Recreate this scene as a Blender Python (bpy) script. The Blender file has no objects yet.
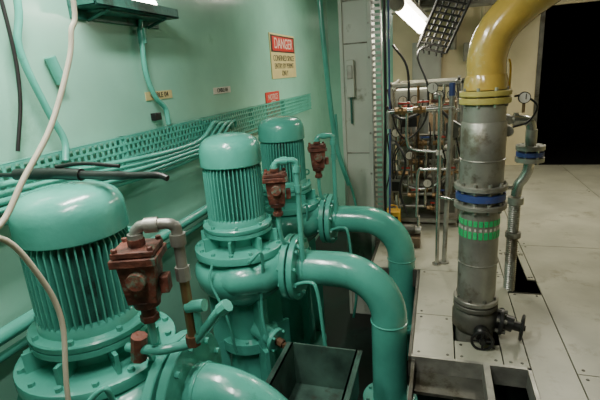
import bpy, math, random
from mathutils import Vector, Matrix
random.seed(4)
SC=bpy.context.scene
PI=math.pi
def V(*a): return Vector(a)

# ------------------------------------------------------------ materials
def mat(name,col,rough=.4,metal=0.,var=.12,scale=6.,bump=.0,bscale=40.,col2=None,dirt=None,dirt_amt=.0,dscale=3.,spec=.5,emit=None,estr=0,trans=0,coat=0,streak=None,st_amt=0,st_scale=14):
    m=bpy.data.materials.new(name); m.use_nodes=True
    nt=m.node_tree; N=nt.nodes; Lk=nt.links
    b=N["Principled BSDF"]
    b.inputs["Roughness"].default_value=rough; b.inputs["Metallic"].default_value=metal
    b.inputs["Specular IOR Level"].default_value=spec
    if coat: b.inputs["Coat Weight"].default_value=coat; b.inputs["Coat Roughness"].default_value=.12
    tc=N.new("ShaderNodeTexCoord")
    n=N.new("ShaderNodeTexNoise"); n.inputs["Scale"].default_value=scale; n.inputs["Detail"].default_value=6
    Lk.new(tc.outputs["Object"],n.inputs["Vector"])
    r=N.new("ShaderNodeValToRGB")
    c2=col2 or tuple(max(0,c*(1-var*2)) for c in col)
    r.color_ramp.elements[0].position=.32; r.color_ramp.elements[1].position=.68
    r.color_ramp.elements[0].color=(*c2,1); r.color_ramp.elements[1].color=(*[min(1,c*(1+var)) for c in col],1)
    Lk.new(n.outputs["Fac"],r.inputs["Fac"])
    out=r.outputs["Color"]
    def layer(out,colr,amt,sc,vec,width=.1,detail=10):
        n2=N.new("ShaderNodeTexNoise"); n2.inputs["Scale"].default_value=sc; n2.inputs["Detail"].default_value=detail; n2.inputs["Roughness"].default_value=.7
        Lk.new(vec,n2.inputs["Vector"])
        r2=N.new("ShaderNodeValToRGB"); p=.62-amt*.2
        r2.color_ramp.elements[0].position=p; r2.color_ramp.elements[1].position=p+width
        r2.color_ramp.elements[0].color=(0,0,0,1); r2.color_ramp.elements[1].color=(1,1,1,1)
        Lk.new(n2.outputs["Fac"],r2.inputs["Fac"])
        mx=N.new("ShaderNodeMix"); mx.data_type='RGBA'
        Lk.new(r2.outputs["Color"],mx.inputs[0]); Lk.new(out,mx.inputs[6]); mx.inputs[7].default_value=(*colr,1)
        return mx.outputs[2]
    if dirt: out=layer(out,dirt,dirt_amt,dscale,tc.outputs["Object"])
    if streak:
        mp=N.new("ShaderNodeMapping"); mp.inputs["Scale"].default_value=(1,1,.18); Lk.new(tc.outputs["Object"],mp.inputs["Vector"])
        out=layer(out,streak,st_amt,st_scale,mp.outputs["Vector"],.16)
    Lk.new(out,b.inputs["Base Color"])
    if bump:
        n3=N.new("ShaderNodeTexNoise"); n3.inputs["Scale"].default_value=bscale; n3.inputs["Detail"].default_value=4
        Lk.new(tc.outputs["Object"],n3.inputs["Vector"])
        bp=N.new("ShaderNodeBump"); bp.inputs["Strength"].default_value=bump; bp.inputs["Distance"].default_value=.01
        Lk.new(n3.outputs["Fac"],bp.inputs["Height"]); Lk.new(bp.outputs["Normal"],b.inputs["Normal"])
    if emit: 
        b.inputs["Emission Color"].default_value=(*emit,1); b.inputs["Emission Strength"].default_value=estr
    if trans: b.inputs["Transmission Weight"].default_value=trans
    return m
GP =mat("green_gloss_paint",(.085,.425,.335),.26,var=.09,scale=4,bump=.14,bscale=45,dirt=(.06,.27,.20),dirt_amt=-.04,dscale=7,coat=.6,streak=(.08,.16,.10),st_amt=-.18,st_scale=16)
GD =mat("green_dark_tone",(.03,.16,.125),.38,var=.2,scale=6,bump=.15,dirt=(.012,.04,.03),dirt_amt=.5)
GW =mat("wall_green_paint",(.25,.54,.42),.22,var=.06,scale=2.0,bump=.18,bscale=7,dirt=(.20,.45,.33),dirt_amt=.1,dscale=2,coat=.4)
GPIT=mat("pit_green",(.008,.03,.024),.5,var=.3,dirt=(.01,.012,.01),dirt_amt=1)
CR =mat("cream_paint",(.62,.54,.35),.45,var=.05,scale=3,dirt=(.42,.35,.20),dirt_amt=.1)
COLP=mat("column_grey_paint",(.52,.55,.47),.4,var=.05,scale=3,dirt=(.25,.25,.18),dirt_amt=.1)
CEI=mat("ceiling_paint",(.22,.23,.19),.6)
BLK=mat("black_rubber",(.012,.012,.012),.4,var=.2)
DARK=mat("dark_void_shade",(.004,.004,.004),.95,var=.1,spec=.1)  # near-black colour stands in for the darkness of the room beyond
STE=mat("galvanised_steel",(.38,.38,.34),.40,metal=.6,var=.2,scale=8,dirt=(.16,.14,.10),dirt_amt=.4)
STD=mat("dull_steel_pipe",(.33,.325,.28),.38,metal=.45,var=.2,scale=4,bump=.12,dirt=(.16,.14,.10),dirt_amt=.4,dscale=5,streak=(.44,.44,.39),st_amt=-.1,st_scale=9)
CHR=mat("stainless",(.56,.56,.52),.25,metal=.9,var=.15,dirt=(.25,.23,.18),dirt_amt=.15)
RUS=mat("rusty_red_iron",(.17,.052,.032),.55,var=.4,scale=12,bump=.55,bscale=50,dirt=(.08,.24,.18),dirt_amt=.35,dscale=10)
RUB=mat("rust_brown",(.13,.065,.03),.7,var=.3,scale=15,bump=.4)
RED=mat("red_valve_handle",(.42,.03,.02),.45)
BRS=mat("brass_pipe",(.30,.19,.09),.4,metal=.7,var=.2)
FRP=mat("amber_frp",(.60,.385,.075),.2,var=.22,scale=3.5,bump=.08,col2=(.33,.24,.055),dirt=(.58,.52,.28),dirt_amt=.25,dscale=5,coat=.6)
YEL=mat("yellow_band",(.54,.45,.12),.45,var=.15,dirt=(.28,.24,.1),dirt_amt=.35)
YBX=mat("yellow_plastic",(.70,.42,.04),.5)
BLU=mat("blue_band",(.04,.07,.24),.5,dirt=(.15,.15,.15),dirt_amt=.3,dscale=9)
GRB=mat("green_band",(.03,.50,.16),.4,var=.05)
WHT=mat("white_plastic",(.60,.58,.50),.4,var=.05)
CRC=mat("cream_cable_pvc",(.66,.62,.48),.4,var=.05)
SGW=mat("sign_white",(.55,.47,.22),.5,var=.05)
SGR=mat("sign_red",(.5,.03,.02),.5,var=.05)
SGK=mat("sign_black",(.02,.02,.02),.5)
EDG=mat("steel_edge",(.12,.12,.10),.5,metal=.3,var=.25,dirt=(.04,.035,.02),dirt_amt=.5)
TRY=mat("dirty_tray_steel",(.075,.15,.12),.45,metal=.2,var=.3,scale=5,bump=.2,dirt=(.05,.06,.045),dirt_amt=.5,dscale=4)
BRN=mat("brown_machine_paint",(.14,.10,.06),.5,var=.2)
GRY=mat("grey_cabinet_paint",(.33,.34,.31),.4,var=.06)
def emis(name,c,s): return mat(name,c,.5,emit=c,estr=s,var=0)
TUBE=emis("lamp_tube_glow",(1,.95,.80),26)
FLR=mat("floor_worn_plate",(.42,.415,.33),.36,var=.10,scale=2.5,bump=.08,bscale=25,dirt=(.28,.27,.20),dirt_amt=.35,dscale=3.5,streak=(.24,.23,.17),st_amt=-.05,st_scale=5)

# ------------------------------------------------------------ mesh builder
def frame(d):
    d=Vector(d).normalized()
    up=V(0,0,1) if abs(d.z)<.9 else V(1,0,0)
    x=up.cross(d).normalized(); y=d.cross(x)
    return x,y,d
class B:
    def __init__(s): s.v=[];s.f=[];s.m=[];s.mats=[]
    def mi(s,m):
        if m not in s.mats: s.mats.append(m)
        return s.mats.index(m)
    def add(s,vs,fs,m):
        o=len(s.v); s.v+= [Vector(a) for a in vs]; k=s.mi(m)
        for f in fs: s.f.append([i+o for i in f]); s.m.append(k)
    def box(s,c,sz,m,rot=None,taper=1):
        hx,hy,hz=[a/2 for a in sz]; vs=[]
        for z in(-1,1):
            t=taper if z<0 else 1
            for x,y in((-1,-1),(1,-1),(1,1),(-1,1)): vs.append(V(x*hx*t,y*hy*t,z*hz))
        if rot: vs=[rot@a for a in vs]
        c=Vector(c)
        s.add([a+c for a in vs],[(3,2,1,0),(4,5,6,7),(0,1,5,4),(1,2,6,5),(2,3,7,6),(3,0,4,7)],m)
    def bb(s,x0,x1,y0,y1,z0,z1,m): s.box(((x0+x1)/2,(y0+y1)/2,(z0+z1)/2),(x1-x0,y1-y0,z1-z0),m)
    def lathe(s,prof,o,m,axis=(0,0,1),seg=40,cap=True):
        x,y,d=frame(axis); o=Vector(o); vs=[];fs=[]
        for r,h in prof:
            for i in range(seg):
                a=2*PI*i/seg; vs.append(o+d*h+x*(r*math.cos(a))+y*(r*math.sin(a)))
        n=len(prof)
        for j in range(n-1):
            for i in range(seg):
                k=(i+1)%seg; fs.append((j*seg+i,j*seg+k,(j+1)*seg+k,(j+1)*seg+i))
        if cap:
            fs.append(tuple(range(seg-1,-1,-1))); fs.append(tuple(range((n-1)*seg,n*seg)))
        s.add(vs,fs,m)
    def cyl(s,p0,p1,r,m,r2=None,seg=20):
        p0=Vector(p0);p1=Vector(p1); L=(p1-p0).length
        s.lathe([(r,0),(r if r2 is None else r2,L)],p0,m,p1-p0,seg)
    def sph(s,c,r,m,sc=1,seg=18,axis=(0,0,1)):
        pr=[(max(.0005,r*math.sin(PI*i/10)),-r*sc*math.cos(PI*i/10)) for i in range(11)]
        s.lathe(pr,c,m,axis,seg)
    def tube(s,pts,r,m,seg=12,smooth=True,sub=6):
        P=[Vector(p) for p in pts]
        if smooth and len(P)>2:
            Q=[]
            for i in range(len(P)-1):
                a=P[i-1] if i else P[0]*2-P[1]; b=P[i]; c=P[i+1]; d=P[i+2] if i+2<len(P) else P[-1]*2-P[-2]
                for k in range(sub):
                    t=k/sub
                    Q.append(.5*((2*b)+(c-a)*t+(2*a-5*b+4*c-d)*t*t+(3*b-a-3*c+d)*t**3))
            Q.append(P[-1]); P=Q
        T=[(P[min(i+1,len(P)-1)]-P[max(i-1,0)]).normalized() for i in range(len(P))]
        x,y,_=frame(T[0]); vs=[];fs=[]
        for i,p in enumerate(P):
            x=(x-T[i]*x.dot(T[i])).normalized(); y=T[i].cross(x)
            rr=r[i] if isinstance(r,list) else r
            for k in range(seg):
                a=2*PI*k/seg; vs.append(p+x*(rr*math.cos(a))+y*(rr*math.sin(a)))
        n=len(P)
        for j in range(n-1):
            for i in range(seg):
                k=(i+1)%seg; fs.append((j*seg+i,j*seg+k,(j+1)*seg+k,(j+1)*seg+i))
        fs.append(tuple(range(seg-1,-1,-1))); fs.append(tuple(range((n-1)*seg,n*seg)))
        s.add(vs,fs,m)
    def bolts(s,c,axis,R,n,r,h,m,ph=0):
        x,y,d=frame(axis); c=Vector(c)
        for i in range(n):
            a=2*PI*(i+.5)/n+ph; p=c+x*R*math.cos(a)+y*R*math.sin(a)
            s.lathe([(r,-h/2),(r,h/2)],p,m,d,6)
    def flange(s,c,axis,R,t,m,bm=None,n=8,br=.013):
        x,y,d=frame(axis); c=Vector(c)
        s.lathe([(R-.004,-t/2),(R,-t/2+.004),(R,t/2-.004),(R-.004,t/2)],c,m,d,40)
        s.bolts(c,d,R*.84,n,br,t+.035,bm or m)
    def torus(s,c,axis,R,r,m,seg=28):
        x,y,d=frame(axis); c=Vector(c)
        pts=[c+x*R*math.cos(2*PI*i/seg)+y*R*math.sin(2*PI*i/seg) for i in range(seg+1)]
        s.tube(pts,r,m,8,smooth=False)
    def wheel(s,c,axis,R,m):
        x,y,d=frame(axis); c=Vector(c)
        s.torus(c,axis,R,.009,m)
        for i in range(4):
            a=PI/2*i; s.cyl(c,c+(x*math.cos(a)+y*math.sin(a))*R,.006,m,seg=8)
        s.cyl(c-d*.02,c+d*.02,.018,m)
    def gauge(s,c,r=.045):
        s.lathe([(r*.9,-.014),(r,-.01),(r,.012)],c,BLK,axis=(0,-1,0),seg=24); s.lathe([(r*.86,.011),(r*.86,.014)],c,WHT,axis=(0,-1,0),seg=24)
        s.box(Vector(c)+V(.006,-.016,.006),(.004,.002,r*.9),SGK); s.cyl(Vector(c)+V(0,0,-r-.05),Vector(c)+V(0,0,-r+.005),.008,BRS,seg=8)
    def bvalve(s,c,m,L=.11):
        c=Vector(c); s.sph(c,.034,BRS); s.cyl(c+V(-.05,0,0),c+V(.05,0,0),.028,BRS,seg=8); s.cyl(c,c+V(0,-.04,.06),.009,CHR,seg=8); s.box(c+V(.03,-.045,.066),(L,.022,.014),m)
    def fins(s,o,r0,r1,z0,z1,n,th,m):
        vs=[];fs=[]
        for i in range(n):
            a=2*PI*i/n; c,sn=math.cos(a),math.sin(a); u=V(c,sn,0); w=V(-sn,c,0)*th/2
            k=len(vs); o=Vector(o)
            for z,rr in((z0,r1),(z0+.03,r1+.0),(z1-.03,r1),(z1,r1-.012)):
                vs+= [o+u*r0-w+V(0,0,z),o+u*rr-w*.6+V(0,0,z),o+u*rr+w*.6+V(0,0,z),o+u*r0+w+V(0,0,z)]
            for j in range(3):
                for q in range(4): 
                    q2=(q+1)%4; fs.append((k+j*4+q,k+j*4+q2,k+(j+1)*4+q2,k+(j+1)*4+q))
            fs.append((k+3,k+2,k+1,k)); fs.append((k+12,k+13,k+14,k+15))
        s.add(vs,fs,m)
    def make(s,name,parent=None,bevel=0,ang=40):
        me=bpy.data.meshes.new(name); me.from_pydata([tuple(a) for a in s.v],[],s.f)
        for m in s.mats: me.materials.append(m)
        me.polygons.foreach_set("material_index",s.m)
        me.polygons.foreach_set("use_smooth",[True]*len(s.f)); me.update()
        me.set_sharp_from_angle(angle=math.radians(ang))
        ob=bpy.data.objects.new(name,me); SC.collection.objects.link(ob)
        if bevel:
            bm=ob.modifiers.new("bev","BEVEL"); bm.width=bevel; bm.segments=2; bm.limit_method='ANGLE'
        if parent: ob.parent=parent
        return ob
def empty(name,loc=(0,0,0)):
    e=bpy.data.objects.new(name,None); e.location=loc; SC.collection.objects.link(e); return e
def text(name,body,loc,size,m,rot,parent=None,ext=.001):
    c=bpy.data.curves.new(name,'FONT'); c.body=body; c.size=size; c.extrude=ext; c.align_x='CENTER'; c.align_y='CENTER'
    c.materials.append(m); o=bpy.data.objects.new(name,c); o.location=loc; o.rotation_euler=rot; SC.collection.objects.link(o)
    if parent: o.parent=parent
    return o

# ------------------------------------------------------------ room
W=-1.85; YB=7.9; ZC=2.9; PZ=-.9
b=B(); b.bb(W-.1,W,-1.5,YB+.1,PZ,ZC,GW); b.make("wall_left")
b=B(); b.bb(W,-.75,YB,YB+.1,PZ,ZC,GW); b.bb(-.75,1.5,YB,YB+.1,PZ,ZC,CR); b.bb(1.5,3.2,YB,YB+.1,2.42,ZC,CR)
b.bb(3.2,3.6,YB,YB+.1,0,ZC,CR); b.bb(1.44,1.5,YB-.03,YB+.1,0,2.48,EDG); b.bb(1.44,3.2,YB-.03,YB+.1,2.42,2.48,CR); b.make("wall_back")
b=B(); b.bb(.9,3.7,YB+2.4,YB+2.5,-.1,2.8,DARK); b.bb(.9,1.0,YB+.12,YB+2.4,-.1,2.8,DARK)  # room behind the doorway, its darkness put into the wall colour
b.bb(3.6,3.7,YB+.12,YB+2.4,-.1,2.8,DARK); b.bb(.9,3.7,YB+.12,YB+2.5,2.8,2.9,DARK); b.bb(.9,3.7,YB+.1,YB+2.5,-.12,-.02,DARK); b.make("dark_room_beyond_doorway")
b=B(); b.bb(3.6,3.7,-1.5,YB+.1,PZ,ZC,CR); b.make("wall_right")
b=B(); b.bb(W-.1,3.7,-1.6,-1.5,PZ,ZC,CEI); b.make("wall_front")
b=B(); b.bb(W-.1,3.7,-1.6,YB+.1,ZC,ZC+.1,CEI); b.make("ceiling")
b=B()
T=.012
def plate(x0,x1,y0,y1):
    b.bb(x0+.004,x1-.004,y0+.004,y1-.004,-T,0,FLR)
    for x in(x0+.04,x1-.04):
        for y in(y0+.04,y1-.04): b.lathe([(.010,0),(.008,.003)],(x,y,0),EDG,seg=8)
plate(-.13,.53,2.75+.14,3.62)
plate(-.13,.12,2.40,2.89); plate(.39,.53,2.40,2.89)
plate(.12,.39,2.40,2.60)
plate(-.55,.53,3.62,5.0); plate(-.55,.53,5.0,YB)
plate(.53,.76,4.1,5.6); plate(.53,.76,5.6,YB); plate(.53,.76,1.0,3.33); plate(.53,1.9,-1.5,1.0); plate(.70,.76,3.56,4.1); plate(.53,.60,3.56,4.1)
plate(.76,1.9,1.0,2.4); plate(.76,1.9,2.4,4.3); plate(.76,1.9,4.3,6.3); plate(.76,1.9,6.3,YB)
plate(1.9,3.6,-1.5,2.4); plate(1.9,3.6,2.4,4.9); plate(1.9,3.6,4.9,YB)
b.bb(-.15,-.13,2.38,3.62,-.14,0,EDG); b.bb(-.13,.53,2.38,2.402,-.12,.004,STE); b.bb(-.57,-.55,3.62,YB,-.2,0,EDG); b.bb(-.57,-.13,3.6,3.62,-.16,0,EDG)
b.bb(.275,.31,-1.2,2.38,-.12,.004,STE); b.bb(.51,.53,-1.2,2.40,-.12,.004,STE); b.bb(.53,.76,3.31,3.33,-.1,0,EDG)
b.bb(-.13,.275,2.20,2.38,-.12,-.10,EDG); b.bb(-.13,-.11,-1.2,2.38,-.14,-.02,EDG)
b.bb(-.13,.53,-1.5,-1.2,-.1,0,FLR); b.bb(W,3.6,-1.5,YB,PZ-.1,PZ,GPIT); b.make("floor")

b=B(); b.tube([(W+.07,-1.0,.70),(W+.07,4.8,.70)],.035,GP,smooth=False); b.tube([(W+.05,-1.0,.60),(W+.05,4.8,.60)],.02,GP,smooth=False)
for y in(.2,1.9,3.2,4.5): b.bb(W+.001,W+.06,y,y+.03,.56,.72,GP)
b.make("wall_pipe_run")

# ------------------------------------------------------------ column + strut
b=B(); b.bb(-.895,-.61,4.3,4.6,PZ,ZC,COLP); b.bb(-.90,-.865,4.28,4.3,PZ,ZC,COLP); b.bb(-.64,-.605,4.28,4.3,PZ,ZC,COLP)
for z in(.15,.9,1.93,2.3): b.bb(-.865,-.64,4.29,4.3,z,z+.012,STD)
b.bb(-.865,-.64,4.29,4.3,-.25,.10,STD)
for z in(.3,.7,1.1,1.8,2.1): b.lathe([(.012,0),(.012,.012)],(-.625,4.28,z),STD,axis=(0,-1,0),seg=6)
b.make("steel_column",bevel=.006)
b=B(); b.bb(-.60,-.590,4.24,4.3,-.05,2.88,STE); b.bb(-.515,-.505,4.24,4.3,-.05,2.88,STE)
for i in range(58): b.bb(-.59,-.515,4.27,4.275,-.05+i*.05,-.05+i*.05+.024,STE)
b.make("perforated_strut_channel")
b=B(); b.box((-.80,4.255,1.62),(.075,.05,.34),COLP); b.box((-.80,4.225,1.68),(.05,.02,.12),STD); b.cyl((-.80,4.255,1.45),(-.80,4.255,1.2),.01,GD); b.make("switch_box",bevel=.005)
b=B(); b.tube([(-1.05,4.2,2.88),(-1.04,4.2,2.2),(-1.00,4.2,1.5),(-.95,4.2,1.0),(-.84,4.2,.6)],.024,GP); b.tube([(-.95,4.22,1.3),(-.92,4.2,.9),(-.80,4.16,.55),(-.74,4.15,.2)],.012,GP); b.make("vertical_conduit")
b=B(); b.tube([(-.48,4.25,2.85),(-.475,4.25,1.4),(-.49,4.25,.6),(-.48,4.25,.0)],.014,BLK); b.tube([(-.445,4.27,2.85),(-.44,4.27,1.2),(-.45,4.27,.3),(-.45,4.27,.0)],.009,BLU); b.make("power_cable")

# ------------------------------------------------------------ wall items
b=B()
y0,y1=1.0,6.4; z0,z1=1.19,1.41; X=W+.045
for i in range(6):
    z=z0+(z1-z0-.014)*i/5; b.bb(X,X+.006,y0,y1,z,z+.012,GP)
n=int((y1-y0)/.045)
for j in range(5):
    za=z0+(z1-z0-.014)*j/5
    for i in range(n):
        y=y0+i*.045+(.022 if j%2 else 0); b.bb(X+.001,X+.005,y,y+.018,za+.01,za+.046,GP)
for y in(1.2,2.2,3.2,4.2,5.2): b.bb(W+.002,X,y,y+.03,z0,z1,GP)
b.bb(X-.03,X+.006,y0,y1,z1-.004,z1,GP)
b.make("perforated_cable_tray")
b=B()
for k in range(4):
    o=.032*k
    b.tube([(W+.09+.01*k,.3,1.34-o),(W+.09+.01*k,1.4,1.33-o),(W+.10,2.2,1.27-o),(W+.10,2.75,1.245-o*.8),(W+.10,3.05+.05*k,1.27-o),(W+.10,3.25+.09*k,1.36-o*.6),(W+.08,3.4+.1*k,1.33),(W+.068,3.42+.1*k,1.27)],.012 if k%2 else .015,GP)
b.tube([(W+.08,.3,1.17),(W+.08,1.6,1.17),(W+.08,2.6,1.13),(W+.08,3.6,1.16),(W+.08,5,1.17)],.014,GP)
b.make("cable_bundle")
b=B(); b.tube([(W+.1,1.62,2.6),(W+.07,1.66,2.1),(W+.05,1.63,1.89),(W+.05,1.71,1.61),(W+.06,1.76,1.46),(W+.08,1.72,1.36)],.017,GP)
b.tube([(W+.05,1.56,2.6),(W+.05,1.6,2.0),(W+.05,1.58,1.7),(W+.05,1.5,1.45)],.009,BLK); b.make("flexible_conduit")
b=B(); b.tube([(W+.04,2.57,2.09),(W+.04,2.56,2.03),(W+.04,2.54,1.79),(W+.04,2.60,1.62),(W+.04,2.70,1.53),(W+.04,2.71,1.42)],.017,GP); b.cyl((W+.04,2.565,2.04),(W+.04,2.56,1.95),.027,GP); b.make("lamp_conduit")
b=B(); b.cyl((W+.03,1.81,1.86),(W+.03,1.85,1.735),.027,GP); b.make("cable_gland")
b=B(); b.box((W+.02,2.61,1.485),(.04,.07,.05),BLK); b.make("junction_block",bevel=.004)
for (a,c,z,m) in((2.55,2.86,1.625,SGW),(3.5,3.83,1.607,WHT)):
    e=B(); e.bb(W+.001,W+.006,a,c,z-.03,z+.025,m); o=e.make("label_tag"); 
    text("tag_text","CABLE 04",(W+.008,(a+c)/2,z-.002),.05,SGK,(PI/2,0,PI/2),o)
b=B(); b.bb(W+.001,W+.012,4.96,5.88,1.66,2.17,SGW); b.bb(W+.012,W+.014,4.98,5.86,1.96,2.15,SGK); b.bb(W+.014,W+.016,5.03,5.81,1.975,2.135,SGR); o=b.make("danger_sign")
text("header","DANGER",(W+.018,5.42,2.055),.17,WHT,(PI/2,0,PI/2),o)
text("line_1","CONFINED SPACE",(W+.014,5.42,1.89),.095,SGK,(PI/2,0,PI/2),o)
text("line_2","ENTRY BY PERMIT",(W+.014,5.42,1.80),.09,SGK,(PI/2,0,PI/2),o)
text("line_3","ONLY",(W+.014,5.42,1.715),.09,SGK,(PI/2,0,PI/2),o)
b=B(); b.bb(W+.001,W+.01,4.70,5.14,1.24,1.52,SGR); o=b.make("red_notice_sign")
text("line_1","NOTICE",(W+.012,4.92,1.46),.09,WHT,(PI/2,0,PI/2),o); text("line_2","KEEP\nCLEAR",(W+.012,4.92,1.36),.07,WHT,(PI/2,0,PI/2),o)
b=B(); y0,y1,z0,dx=2.02,2.80,2.105,.18
b.bb(W+.002,W+dx,y0,y1,z0,z0+.012,GD); b.bb(W+dx-.012,W+dx,y0,y1,z0,z0+.06,GD); b.bb(W+.002,W+.02,y0,y1,z0-.05,z0+.07,GD); b.bb(W+.02,W+dx,y0,y0+.012,z0,z0+.06,GD); b.bb(W+.02,W+dx,y1-.012,y1,z0,z0+.06,GD)  # dark green puts the shelf's unlit look into its colour
b.bb(W+.03,W+.14,y0+.1,y1-.1,z0-.012,z0,GD)
b.bb(W+.03,W+.14,y0+.08,y1-.1,z0+.012,z0+.05,STE); b.cyl((W+.08,y0+.1,z0+.085),(W+.08,y1-.12,z0+.085),.028,TUBE)
for y in(y0+.12,y1-.12): b.tube([(W+.01,y,z0-.05),(W+dx-.02,y,z0-.004)],.010,GD,smooth=False)
lf=b.make("wall_light_fixture",bevel=.003)
b=B(); b.tube([(-1.02,1.16,2.88),(-1.0,1.12,2.3),(-1.0,1.12,1.94),(-1.0,1.09,1.86),(-1.0,1.06,1.78),(-1.0,.95,1.61),(-1.0,.83,1.49),(-1.0,.74,1.40),(-1.0,.62,1.37),(-1.0,.73,1.37),(-1.0,.80,1.25),(-1.0,.84,1.08),(-1.0,.80,.85),(-1.0,.76,.4),(-1.0,.7,-.2),(-1.0,.6,PZ+.01)],.0075,CRC)
b.make("hanging_cable")

# ------------------------------------------------------------ pumps
def pump(x,y,name="vertical_pump",zo=0,zs=1):
    e=empty(name,(x,y,zo)); e.scale=(1,1,zs)
    b=B()
    b.lathe([(.001,1.357),(.06,1.355),(.115,1.347),(.155,1.332),(.183,1.308),(.198,1.276),(.203,1.24),(.206,1.165),(.206,1.158),(.200,1.152),(.196,1.15),(.17,1.15)][::-1],(0,0,0),GP,seg=56,cap=False)
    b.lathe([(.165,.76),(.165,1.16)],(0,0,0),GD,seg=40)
    b.fins((0,0,0),.155,.195,.795,1.155,46,.010,GP)
    b.lathe([(.16,.72),(.235,.72),(.238,.727),(.238,.745),(.232,.752),(.2,.757),(.197,.79),(.19,.80),(.16,.80)],(0,0,0),GP,seg=48)
    b.bolts((0,0,.757),(0,0,1),.22,8,.012,.03,GP)
    b.box((-.02,.21,.98),(.15,.09,.16),GP); b.box((-.02,.262,.98),(.17,.014,.18),GP)
    for a in(.6,2.6):
        c=V(math.cos(a)*.215,math.sin(a)*.215,.83); b.torus(c,(-math.sin(a),math.cos(a),0),.022,.007,GP)
    b.make("motor",e)
    b=B()
    b.lathe([(.238,.715),(.238,.69),(.225,.683),(.17,.678),(.165,.66),(.165,.61),(.185,.60),(.30,.595),(.312,.59),(.315,.58),(.315,.545),(.305,.538),(.275,.535),(.272,.50),(.285,.495)][::-1],(0,0,0),GP,seg=48)
    for i in range(8):
        a=2*PI*i/8+.2; r=Matrix.Rotation(a,3,'Z'); b.box(r@V(.215,0,.64),(.11,.016,.09),GP,r)
    b.bolts((0,0,.59),(0,0,1),.285,14,.014,.045,GP)
    b.lathe([(.14,.15),(.20,.2),(.27,.26),(.315,.32),(.335,.39),(.335,.43),(.32,.47),(.285,.497),(.2,.50)],(0,0,0),GP,seg=48)
    b.tube([(-.10,-.20,.41),(.06,-.24,.42),(.2,-.17,.42),(.27,-.06,.43),(.30,0,.43)],[.10]*6+[.11]*6+[.12]*6+[.125]*7,GP,seg=20)
    b.cyl((.08,0,.43),(.375,0,.43),.125,GP,seg=32)
    b.flange((.370,0,.43),(1,0,0),.225 if not zo else .24,.04,GP,n=10)
    b.lathe([(.30,PZ),(.30,PZ+.03),(.2,PZ+.05),(.17,-.35),(.15,-.2),(.21,-.19),(.21,-.155),(.21,-.15),(.21,-.115),(.15,-.105),(.145,.05),(.15,.17)],(0,0,0),GP,seg=40)
    if zo: b.lathe([(.36,(-.9-zo)/zs),(.36,PZ+.001)],(0,0,0),GD,seg=40)
    b.bolts((0,0,-.15),(0,0,1),.185,10,.012,.1,GP)
    for i in range(4):
        a=PI/2*i+PI/4; r=Matrix.Rotation(a,3,'Z'); b.box(r@V(.2,0,.0),(.14,.025,.5),GP,r)
        b.box(r@V(.25,0,-.5),(.14,.03,.75),GP,r)
    b.cyl((.1,-.1,-.02),(.27,-.16,-.06),.06,GP,seg=20); b.flange((.27,-.16,-.06),(1,-.35,-.2),.085,.03,GP,n=4,br=.009)
    b.cyl((.28,-.163,-.063),(.33,-.18,-.075),.03,RUB,seg=8); b.box((.345,-.185,-.08),(.03,.03,.03),RUB)
    b.cyl((.36,-.19,-.082),(.37,-.19,-.13),.012,RUB)
    b.make("casing",e)
    b=B()
    b.tube([(.18,-.27,.56),(.22,-.30,.60),(.27,-.27,.64),(.26,-.24,.5),(.23,-.23,.35),(.22,-.23,.15),(.24,-.22,-.05)],.011,GP)
    b.tube([(-.05,-.33,.56),(-.06,-.36,.45),(.02,-.35,.2),(.03,-.3,-.1)],.009,GP)
    if not zo: b.tube([(.36,-.15,.34),(.55,-.2,.42),(.61,-.22,.36),(.64,-.23,.03),(.66,-.22,-.2),(.63,-.22,-.42)],.012,GP)
    b.make("drain_hoses",e)
    return e
PY=[1.28,2.63,3.66]; PXS=[-1.35,-1.32,-1.32]; zo0=.12; zs0=.91
ZD=[.43*zs0+zo0,.43,.43]
for i,y in enumerate(PY): pump(PXS[i],y,zo=zo0 if i==0 else 0,zs=zs0 if i==0 else 1)

def arc(cx,cz,R,y,n=12):
    return [(cx+R*math.sin(PI/2*i/n),y,cz+R*math.cos(PI/2*i/n)) for i in range(n+1)]
for i,y in enumerate(PY):
    zd=ZD[i]
    b=B(); x0=PXS[i]+.398
    b.flange((x0+.024,y,zd),(1,0,0),.225,.04,GP,n=10)
    b.cyl((x0-.006,y,zd),(x0+.008,y,zd),.15,GD,seg=32)
    cx=-.62 if i else -.84; lx=cx+.33
    pts=[(x0+.02,y,zd),(x0+(.14 if i else .08),y,zd)]+arc(cx,zd-.33,.33,y)[0:]+[(lx,y,-.3),(lx,y,PZ+.01)]
    b.tube(pts,.118 if i else .108,GP,seg=36,smooth=False)
    b.flange((lx,y,-.55),(0,0,1),.19,.04,GP,n=8)
    b.torus((x0+.08,y,zd),(1,0,0),.118 if i else .108,.006,GP)
    b.torus((lx,y,.08),(0,0,1),.118 if i else .108,.006,GP)
    b.make("discharge_pipe")

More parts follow.
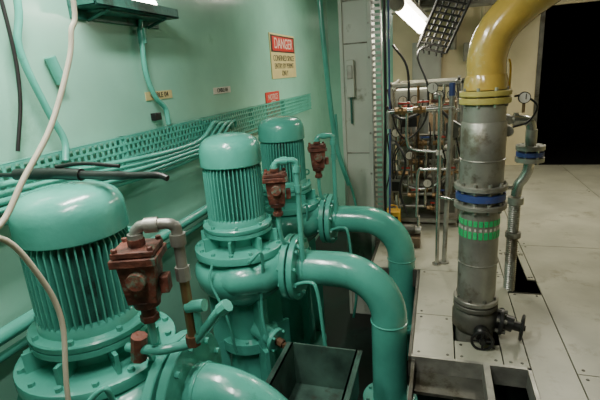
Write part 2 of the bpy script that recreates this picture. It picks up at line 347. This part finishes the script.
def airvalve(x,y,z,first,zt=.5):
    e=empty("air_release_valve",(x,y,z)); b=B()
    R=Matrix.Rotation(.35,3,'Z')
    b.box((0,0,.0),(.125,.115,.15),RUS,R,taper=.8); b.box((0,0,.085),(.155,.145,.028),RUS,R); b.box((0,0,.112),(.14,.13,.02),RUS,R)
    for sx in(-1,1):
        for sy in(-1,1): b.lathe([(.011,-.03),(.011,.035)],R@V(sx*.058,sy*.053,.1),RUS,seg=6)
    b.lathe([(.045,-.10),(.05,-.07)],(0,0,0),RUS); b.cyl((0,0,-.14),(0,0,-.08),.026,RUS); b.cyl((0,0,-.16),(0,0,-.135),.034,RUS,seg=6)
    b.cyl(R@V(.0,-.05,.02),R@V(0,-.078,.02),.032,RUS); b.box(R@V(.075,0,-.02),(.03,.05,.06),RUS,R)
    b.cyl((0,0,.12),(0,0,.15),.03,RUS,seg=6)
    b.make("valve_body",e,bevel=.003)
    b=B()
    pm=STE if first else GP
    b.tube([(0,0,.14),(0,0,.165),(.012,.006,.182),(.03,.013,.19),(.10,.04,.19),(.118,.05,.18),(.125,.055,.16),(.125,.055,.02)],.019,pm,seg=14)
    b.cyl((0,0,.13),(0,0,.165),.026,pm,seg=14); b.cyl((.035,.013,.19),(.075,.03,.19),.026,pm); b.cyl((.125,.055,.15),(.125,.055,.11),.027,pm)
    b.cyl((.125,.055,.03),(.125,.055,-.02),.026,pm,seg=8)
    b.cyl((.125,.055,0),(.125,.055,zt-z),.018,BRS if first else GP,seg=14)
    if first: b.cyl((.125,.055,zt-z+.03),(.125,.055,zt-z-.01),.027,RUB,seg=8)
    b.cyl((0,0,-.155),(0,0,-.25),.014,GP)
    if not first: b.tube([(0,0,-.24),(.01,.02,-.34),(.05,.07,-.38),(.12,.055,-.40)],.014,GP)
    b.make("vent_piping",e)
airvalve(-.96,1.15,1.06,True,.79)
airvalve(-.965,2.5,1.0,False)
airvalve(-.965,3.53,1.0,False)
b=B(); b.tube([(-1.10,1.17,.755),(-.96,1.15,.775),(-.90,1.18,.775),(-.835,1.205,.79),(-.77,1.20,.86),(-.72,1.195,.92),(-.69,1.19,.95)],.018,GP)
b.cyl((-.80,1.20,.84),(-.80,1.20,.93),.014,GP); b.cyl((-.835,1.20,.935),(-.765,1.20,.95),.022,GP); b.cyl((-1.05,1.16,.72),(-1.03,1.16,.82),.030,RUS,seg=8); b.cyl((-.70,1.19,.94),(-.67,1.19,.965),.024,GP,seg=8); b.tube([(-1.0,1.16,.77),(-1.04,1.2,.72),(-1.06,1.25,.64)],.016,GP); b.make("vent_line")

b=B()
b.tube([(-1.80,1.34,1.378),(-1.62,1.335,1.38)],.010,BLK); b.tube([(-1.64,1.335,1.382),(-1.60,1.335,1.384),(-1.40,1.33,1.388),(-1.30,1.325,1.384)],.024,BLK,smooth=False)
b.tube([(-1.30,1.325,1.384),(-1.10,1.315,1.384),(-.95,1.305,1.388),(-.905,1.30,1.378)],[.017]*7+[.013]*6+[.011]*6,BLK)
b.tube([(-1.42,1.33,1.415),(-1.3,1.34,1.425),(-1.15,1.36,1.41)],.008,BLK)
b.make("grease_gun")

b=B()
x0,x1,ya,yb,zb,zt=-.90,-.46,1.46,2.38,-.32,-.0
b.bb(x0,x1,ya,yb,zb,zb+.012,TRY); b.bb(x0,x0+.012,ya,yb,zb,zt,TRY); b.bb(x1-.012,x1,ya,yb,zb,zt,TRY); b.bb(x0,x1,ya,ya+.012,zb,zt,TRY); b.bb(x0,x1,yb-.012,yb,zb,zt,TRY)
b.bb(x0-.03,x0+.012,ya,yb,zt-.006,zt,TRY); b.bb(x1-.012,x1+.03,ya,yb,zt-.006,zt,TRY)
for sx in(x0+.03,x1-.03):
    for sy in(ya+.1,yb-.1): b.bb(sx-.02,sx+.02,sy-.02,sy+.02,PZ,zb,TRY)
b.make("drip_tray")

# ------------------------------------------------------------ main grey riser
mx,my=.25,2.75
b=B()
b.cyl((mx,my,PZ+.01),(mx,my,1.46),.115,STD,seg=40)
b.lathe([(.116,.99),(.124,1.0),(.124,1.36),(.116,1.37)],(mx,my,0),STD,cap=False)
for z,R,t in((1.485,.138,.035),(1.525,.138,.03)): b.flange((mx,my,z),(0,0,1),R,t,YEL,STD,8,.011)
b.flange((mx,my,.985),(0,0,1),.150,.03,STD,STE,10); b.flange((mx,my,.87),(0,0,1),.150,.03,STD,STE,10)
b.lathe([(.118,0),(.142,.003),(.142,.040),(.118,.043)],(mx,my,.907),BLU,cap=False)
for i in range(24):
    a=2*PI*i/24; r=Matrix.Rotation(a,3,'Z')
    for z,h in((.775,.035),(.70,.045)):
        b.box(V(mx,my,z)+r@V(.1155,0,0),(.004,.022,h),GRB,r)
    b.box(V(mx,my,.735)+r@V(.1155,0,0),(.003,.012,.016),WHT,r)
b.flange((mx,my,.24),(0,0,1),.135,.03,STD,EDG,8); b.flange((mx,my,.20),(0,0,1),.135,.03,EDG,EDG,8)
b.torus((mx,my,1.15),(0,0,1),.124,.005,STD); b.torus((mx,my,.5),(0,0,1),.116,.004,STD)
b.make("riser_pipe")
b=B()
pts=[(mx,my,1.545),(mx,my,1.62),(mx-.002,my,1.70),(mx+.01,my,1.77),(mx+.04,my,1.845),(mx+.09,my,1.91),(mx+.16,my,1.975),(mx+.24,my,2.03),(mx+.6,my+.05,2.25),(mx+1.1,my+.12,2.55),(mx+1.6,my+.2,2.88)]
b.tube(pts,.104,FRP,seg=36,sub=4); b.lathe([(.104,0),(.12,.0),(.116,.05),(.106,.08)],(mx,my,1.545),FRP)
b.make("amber_elbow_pipe")
b=B()
b.cyl((mx+.125,my-.04,.12),(mx+.22,my-.06,.10),.05,BLK); b.flange((mx+.15,my-.05,.11),(1,-.1,-.1),.085,.025,BLK,EDG,6)
b.cyl((mx+.2,my-.06,.10),(mx+.27,my-.07,.09),.03,BLK); b.wheel((mx+.27,my-.07,.09),(1,-.2,-.1),.075,BLK)
b.sph((mx+.03,my-.16,.08),.05,BLK); b.cyl((mx+.03,my-.13,.08),(mx+.03,my-.21,.07),.035,BLK); b.wheel((mx+.03,my-.22,.06),(0,-1,0),.06,BLK)
b.lathe([(.118,0),(.14,.03),(.14,.12),(.118,.15)],(mx,my,.025),EDG,cap=False)
b.make("gate_valve")
b=B(); yy=3.4
b.tube([(mx+.135,my+.02,1.30),(.38,my+.3,1.30),(.41,yy-.05,1.295),(.50,yy,1.29)],.03,STE); b.tube([(.50,yy,1.29),(.57,yy,1.285),(.61,yy,1.26),(.62,yy,1.20)],.034,CHR)
b.cyl((.62,yy,1.22),(.62,yy,1.10),.038,STE); b.cyl((.50,yy,1.29),(.53,yy,1.29),.05,CHR)
b.cyl((.41,yy-.03,1.295),(.46,yy-.01,1.29),.045,STE)
b.lathe([(.05,0),(.095,.0),(.095,.03),(.05,.03)],(.62,yy,1.08),STE,seg=24); b.lathe([(.04,0),(.09,.0),(.09,.03),(.04,.03)],(.62,yy,1.035),BLU,seg=24); b.lathe([(.04,0),(.095,.0),(.095,.03),(.05,.03)],(.62,yy,.995),STE,seg=24)
b.bolts((.62,yy,1.05),(0,0,1),.076,6,.009,.13,CHR)
b.tube([(.62,yy,1.0),(.615,yy,.93),(.59,yy,.87),(.56,yy,.82),(.55,yy,.74)],.036,CHR)
b.lathe([(.038,0),(.054,.0),(.054,.05),(.038,.05)],(.55,yy,.68),STE); b.lathe([(.038,0),(.054,.0),(.054,.04),(.038,.04)],(.548,yy,.42),STE)
pr=[]
for i in range(88): pr.append((.042 if i%2 else .036,i*.008))
b.lathe(pr,(.545,yy,-.02),STE,seg=20); b.cyl((.545,yy,PZ+.01),(.545,yy,0),.03,STD)
b.cyl((.55,yy,.80),(.47,yy,.80),.014,CHR); b.sph((.47,yy,.80),.024,BRS); b.box((.45,yy-.02,.83),(.07,.012,.012),BLU)
b.make("branch_line")
b=B(); b.tube([(mx+.15,my-.02,1.50),(mx+.2,my,1.50),(mx+.27,my,1.44),(mx+.24,my+.05,1.35),(mx+.16,my+.05,1.32)],.006,BLK); b.gauge((mx+.2,my-.01,1.49),.032)
b.tube([(mx+.14,my+.2,1.7),(mx+.15,my+.2,1.65),(mx+.15,my+.2,1.5)],.006,YBX)
b.make("pressure_sensing_line")

# ------------------------------------------------------------ vertical posts near skid
b=B()
b.cyl((.01,3.75,0),(.01,3.75,1.46),.016,CHR); b.lathe([(.04,0),(.04,.012)],(.01,3.75,0),CHR); b.box((.01,3.75,1.0),(.05,.03,.04),WHT)
b.cyl((.07,3.8,0),(.10,3.8,1.45),.02,STE); b.lathe([(.045,0),(.045,.012)],(.07,3.8,0),STE)
b.cyl((-.40,3.8,1.34),(.12,3.8,1.36),.02,CHR); b.cyl((-.40,3.8,1.34),(-.40,3.8,1.2),.02,STE); b.cyl((.01,3.75,1.46),(.01,3.8,1.36),.012,CHR)
b.cyl((.01,3.75,.62),(.25,3.6,.62),.010,CHR)
b.sph((-.02,3.78,1.45),.03,STE); b.cyl((.10,3.8,1.45),(.10,3.8,1.55),.024,BLU); b.cyl((.03,3.78,1.42),(-.06,3.78,1.42),.02,RUS)
b.gauge((-.05,3.76,1.52),.045); b.bvalve((-.15,3.8,1.35),RED,.09); b.bvalve((-.30,3.8,1.345),RED,.09)
b.tube([(-.25,3.8,1.34),(-.25,3.8,1.1),(-.2,3.8,1.02),(.0,3.78,1.0)],.012,CHR); b.tube([(.07,3.8,.85),(-.1,3.82,.84),(-.16,3.84,.8),(-.17,3.86,.4)],.012,CHR)
b.make("sampling_pipe_stand")

# ------------------------------------------------------------ process skid
b=B(); sx0,sx1,sy0,sy1=-.50,.24,4.75,5.7
for x in(sx0,sx1-.03):
    for y in(sy0,sy1): b.bb(x,x+.035,y,y+.035,0,1.55,STE)
for z in(.04,.45,.95,1.50):
    b.bb(sx0,sx1,sy0,sy0+.03,z,z+.03,STE); b.bb(sx0,sx1,sy1,sy1+.03,z,z+.03,STE); b.bb(sx0,sx0+.03,sy0,sy1,z,z+.03,STE)
b.bb(sx0,sx1,sy0,sy1,.07,.085,STD); b.bb(sx0,sx1,sy0,sy1,.48,.49,STD)
b.bb(sx0,sx1,sy1-.05,sy1-.03,.1,1.3,BRN)
b.cyl((-.2,5.0,.22),(.08,5.0,.22),.09,EDG); b.cyl((-.26,5.0,.22),(-.2,5.0,.22),.11,STD); b.cyl((.08,5.0,.22),(.12,5.0,.22),.07,BLK)
for i in range(8): b.lathe([(.097,0),(.097,.008)],(-.17+i*.03,5.0,.22),EDG,axis=(1,0,0),seg=20)
b.cyl((-.23,5.0,.3),(-.23,5.0,.7),.03,CHR)
b.bb(-.44,-.10,4.84,5.2,1.0,1.46,GRY); b.bb(-.42,-.12,4.83,4.84,1.02,1.44,GRY); b.bb(-.15,-.14,4.815,4.83,1.18,1.26,BLK)
b.gauge((-.36,4.81,1.36),.045); b.gauge((-.24,4.81,1.36),.045); b.box((-.29,4.82,1.13),(.16,.01,.1),BLK)
for x,m in((-.36,STE),(-.16,BRN),(.08,STE)):
    b.lathe([(.05,.50),(.07,.53),(.07,.76),(.08,.77),(.08,.82),(.05,.86),(.03,.87)],(x,4.95,0),m,seg=24); b.bolts((x,4.95,.795),(0,0,1),.07,6,.008,.07,CHR)
b.tube([(-.46,4.78,.1),(-.46,4.78,.7),(-.455,4.78,1.3),(-.44,4.78,1.48),(-.3,4.78,1.50),(.1,4.78,1.49),(.19,4.8,1.42),(.19,4.82,.4)],.022,CHR)
b.tube([(-.42,4.76,.5),(-.2,4.75,.42),(0,4.75,.48),(.12,4.75,.7),(.13,4.75,1.0)],.022,CHR)
for z,r,m in((.92,.024,STE),(.72,.018,STD),(.36,.02,STD),(1.24,.016,CHR),(.60,.014,BRS),(.22,.018,STE)):
    b.cyl((-.49,4.77,z),(.22,4.77,z),r,m,seg=14)
for x,m,za,zb in((-.40,CHR,.22,1.24),(-.30,CHR,.36,.92),(-.20,BRS,.6,1.5),(-.12,CHR,.22,.92),(-.04,STD,.36,1.5),(.05,CHR,.6,1.5),(.14,STE,.3,1.5)):
    b.cyl((x,4.74,za),(x,4.74,zb),.014,m,seg=10)
    for z in(.92,.72,1.24,.6):
        if za<z<zb: b.cyl((x,4.74,z-.028),(x,4.74,z+.028),.025,m,seg=8)
for x,z,m in((-.36,.92,RED),(-.16,.92,BLU),(.0,.92,RED),(.06,1.24,RED),(-.33,1.24,RED),(-.2,.72,BLK),(0,.36,BLU),(-.35,.60,RED),(.10,.60,RED),(-.25,.36,RED),(-.05,.22,RED)):
    b.bvalve((x,4.73,z),m,.09)
for x,z in((.0,1.40),(.12,1.40),(-.10,.50),(-.28,.80),(.08,.80),(-.42,1.04)):
    b.gauge((x,4.69,z),.048)
b.box((-.42,4.70,.47),(.12,.08,.14),STD); b.box((-.42,4.655,.47),(.09,.01,.10),BLK); b.box((.08,4.70,.28),(.2,.1,.18),EDG); b.box((.13,4.70,1.05),(.12,.08,.14),EDG)
b.box((-.05,5.4,.75),(.5,.3,.35),EDG); b.box((.10,5.2,1.2),(.2,.2,.2),BRN)
for k in range(11):
    x=-.46+k*.062; pts=[(x,4.74,random.uniform(.9,1.45)),(x+random.uniform(-.06,.06),4.68,1.0),(x+random.uniform(-.1,.1),4.67,.75+random.uniform(-.1,.1)),(x+random.uniform(-.1,.1),4.72,random.uniform(.25,.5))]
    b.tube(pts,.008,random.choice([BLK,BLK,BLK,BLU,BRN]),seg=6)
b.make("filtration_skid")
b=B(); b.box((-.44,4.5,.13),(.15,.14,.24),YBX); b.box((-.44,4.425,.14),(.11,.008,.13),BLK); b.tube([(-.49,4.5,.25),(-.47,4.5,.30),(-.41,4.5,.30),(-.39,4.5,.25)],.008,YBX); b.make("yellow_battery_box",bevel=.008)
b=B(); b.box((-.28,4.2,.05),(.26,.2,.1),BRN); b.cyl((-.38,4.2,.15),(-.2,4.2,.15),.055,EDG); b.cyl((-.2,4.2,.15),(-.14,4.2,.15),.04,STE); b.cyl((-.17,4.2,.17),(-.17,4.2,.3),.015,CHR); b.make("dosing_pump",bevel=.003)
b=B()
b.tube([(-.5,4.4,1.35),(-.35,4.35,1.22),(-.2,4.35,1.25),(-.05,4.3,1.33),(.1,4.2,1.22),(.2,3.9,1.18)],.014,BLK)
b.tube([(-.47,4.4,1.5),(-.4,4.4,1.15),(-.28,4.4,1.02),(-.12,4.4,1.2),(-.1,4.4,1.5),(-.2,4.5,1.8),(-.05,4.9,1.9)],.010,BLK)
b.tube([(-.43,4.5,1.9),(-.3,4.5,1.7),(-.28,4.5,1.4),(-.30,4.6,1.2)],.012,BLK)
b.tube([(-.40,4.4,1.0),(-.3,4.35,.8),(-.36,4.4,.5),(-.28,4.35,.25)],.012,BLK)
b.make("power_cable")

# overhead lamp + ladder tray
e=B(); p0=V(-.39,4.64,2.27); p1=V(-.20,5.40,2.10); d=(p1-p0)
x,y,dd=frame(d)
e.cyl(p0,p1,.062,TUBE,seg=20); e.cyl(p0-dd*.05,p0,.07,STE); e.cyl(p1,p1+dd*.05,.07,STE)
R=Matrix((x,y,dd)).transposed()
e.box((p0+p1)/2+V(0,0,.085),(.17,.04,d.length+.1),STE,R)
e.cyl(p0+V(.05,.15,.08),V(-.30,4.8,ZC),.01,STE); e.cyl(p1+V(-.03,-.1,.09),V(-.2,5.3,ZC),.01,STE); lampo=e.make("bulkhead_lamp")
b=B(); q0=V(-.08,5.0,1.84); q1=V(.24,4.9,2.55); d=q1-q0
sd=V(.14,0,-.04)
for s in(-1,1): b.tube([q0+sd*s,q1+sd*s],.016,BLK,smooth=False)
for i in range(14): p=q0+d*(i/13); b.cyl(p-sd,p+sd,.012,BLK)
for s in(-.6,-.2,.3,.7): b.tube([q0+sd*s+V(0,.02,-.05),q0+sd*s+V(0,.02,0),q1+sd*s+V(0,.02,0),q1+V(.05,0,.33)],.012,BLK,smooth=False)
b.make("cable_ladder")
b=B()
for k in range(3): b.bb(-.6,1.5,5.9+.5*k,5.94+.5*k,2.45,2.52,EDG)
b.bb(-.5,-.1,5.4,7.8,2.5,2.54,EDG); b.cyl((-.6,6.2,2.38),(1.5,6.2,2.36),.035,STD); b.cyl((.62,7.7,0),(.62,7.7,ZC),.03,CR); b.cyl((.2,7.75,1.9),(.2,7.75,ZC),.05,STD); b.make("overhead_pipe_rack")
b=B(); b.box((-.2,7.8,1.75),(.45,.16,.6),GRY); b.box((-.2,7.715,1.75),(.40,.01,.55),GRY); b.box((.45,7.82,1.85),(.18,.1,.28),STD); b.make("wall_cabinet",bevel=.01)

# ------------------------------------------------------------ lights
def area(name,loc,sx,sy,power,col,rot=(0,0,0),parent=None):
    l=bpy.data.lights.new(name,'AREA'); l.shape='RECTANGLE'; l.size=sx; l.size_y=sy; l.energy=power; l.color=col
    o=bpy.data.objects.new(name,l); o.location=loc; o.rotation_euler=rot; SC.collection.objects.link(o)
    if parent: o.parent=parent
    return o
def added_ceil_lamp(x,y,power,col,L=1.2,z=ZC):  # unseen fixtures, added to house the area lights that brighten the room
    b=B(); b.bb(x-.09,x+.09,y-L/2,y+L/2,z-.09,z-.02,WHT); b.cyl((x-.04,y-L/2+.03,z-.1),(x-.04,y+L/2-.03,z-.1),.014,TUBE); b.cyl((x+.04,y-L/2+.03,z-.1),(x+.04,y+L/2-.03,z-.1),.014,TUBE)
    if z<ZC:
        for q in(-.3,.3): b.cyl((x,y+q,z-.02),(x,y+q,ZC),.008,STE)
    o=b.make("added_ceiling_lamp"); area("lamp_light",(x,y,z-.13),.14,L,power,col,parent=o)
added_ceil_lamp(-1.25,1.45,46,(1,.98,.90),L=.9,z=2.78)
added_ceil_lamp(-.55,.55,30,(1,.98,.90),L=.9)
added_ceil_lamp(-1.0,5.4,14,(1,.96,.82))
added_ceil_lamp(1.6,5.4,46,(1,.93,.76))
area("lamp_light",(-.30,5.0,2.04),.15,.6,32,(1,.92,.70),parent=lampo)
w=bpy.data.worlds.new("World"); SC.world=w; w.use_nodes=True
w.node_tree.nodes["Background"].inputs[0].default_value=(.5,.6,.5,1); w.node_tree.nodes["Background"].inputs[1].default_value=.03

# ------------------------------------------------------------ camera
ps,th,rh=math.radians(18),math.radians(16),math.radians(4)
F=V(-math.sin(ps)*math.cos(th),math.cos(ps)*math.cos(th),-math.sin(th))
R0=V(math.cos(ps),math.sin(ps),0); U0=R0.cross(F)
Rr=R0*math.cos(rh)-U0*math.sin(rh); Uu=U0*math.cos(rh)+R0*math.sin(rh)
cam=bpy.data.cameras.new("camera"); co=bpy.data.objects.new("camera",cam); SC.collection.objects.link(co)
M=Matrix((Rr,Uu,-F)).transposed().to_4x4(); M.translation=V(0,0,1.7); co.matrix_world=M
cam.sensor_width=36; cam.lens=36*440/600; cam.clip_start=.02
SC.camera=co
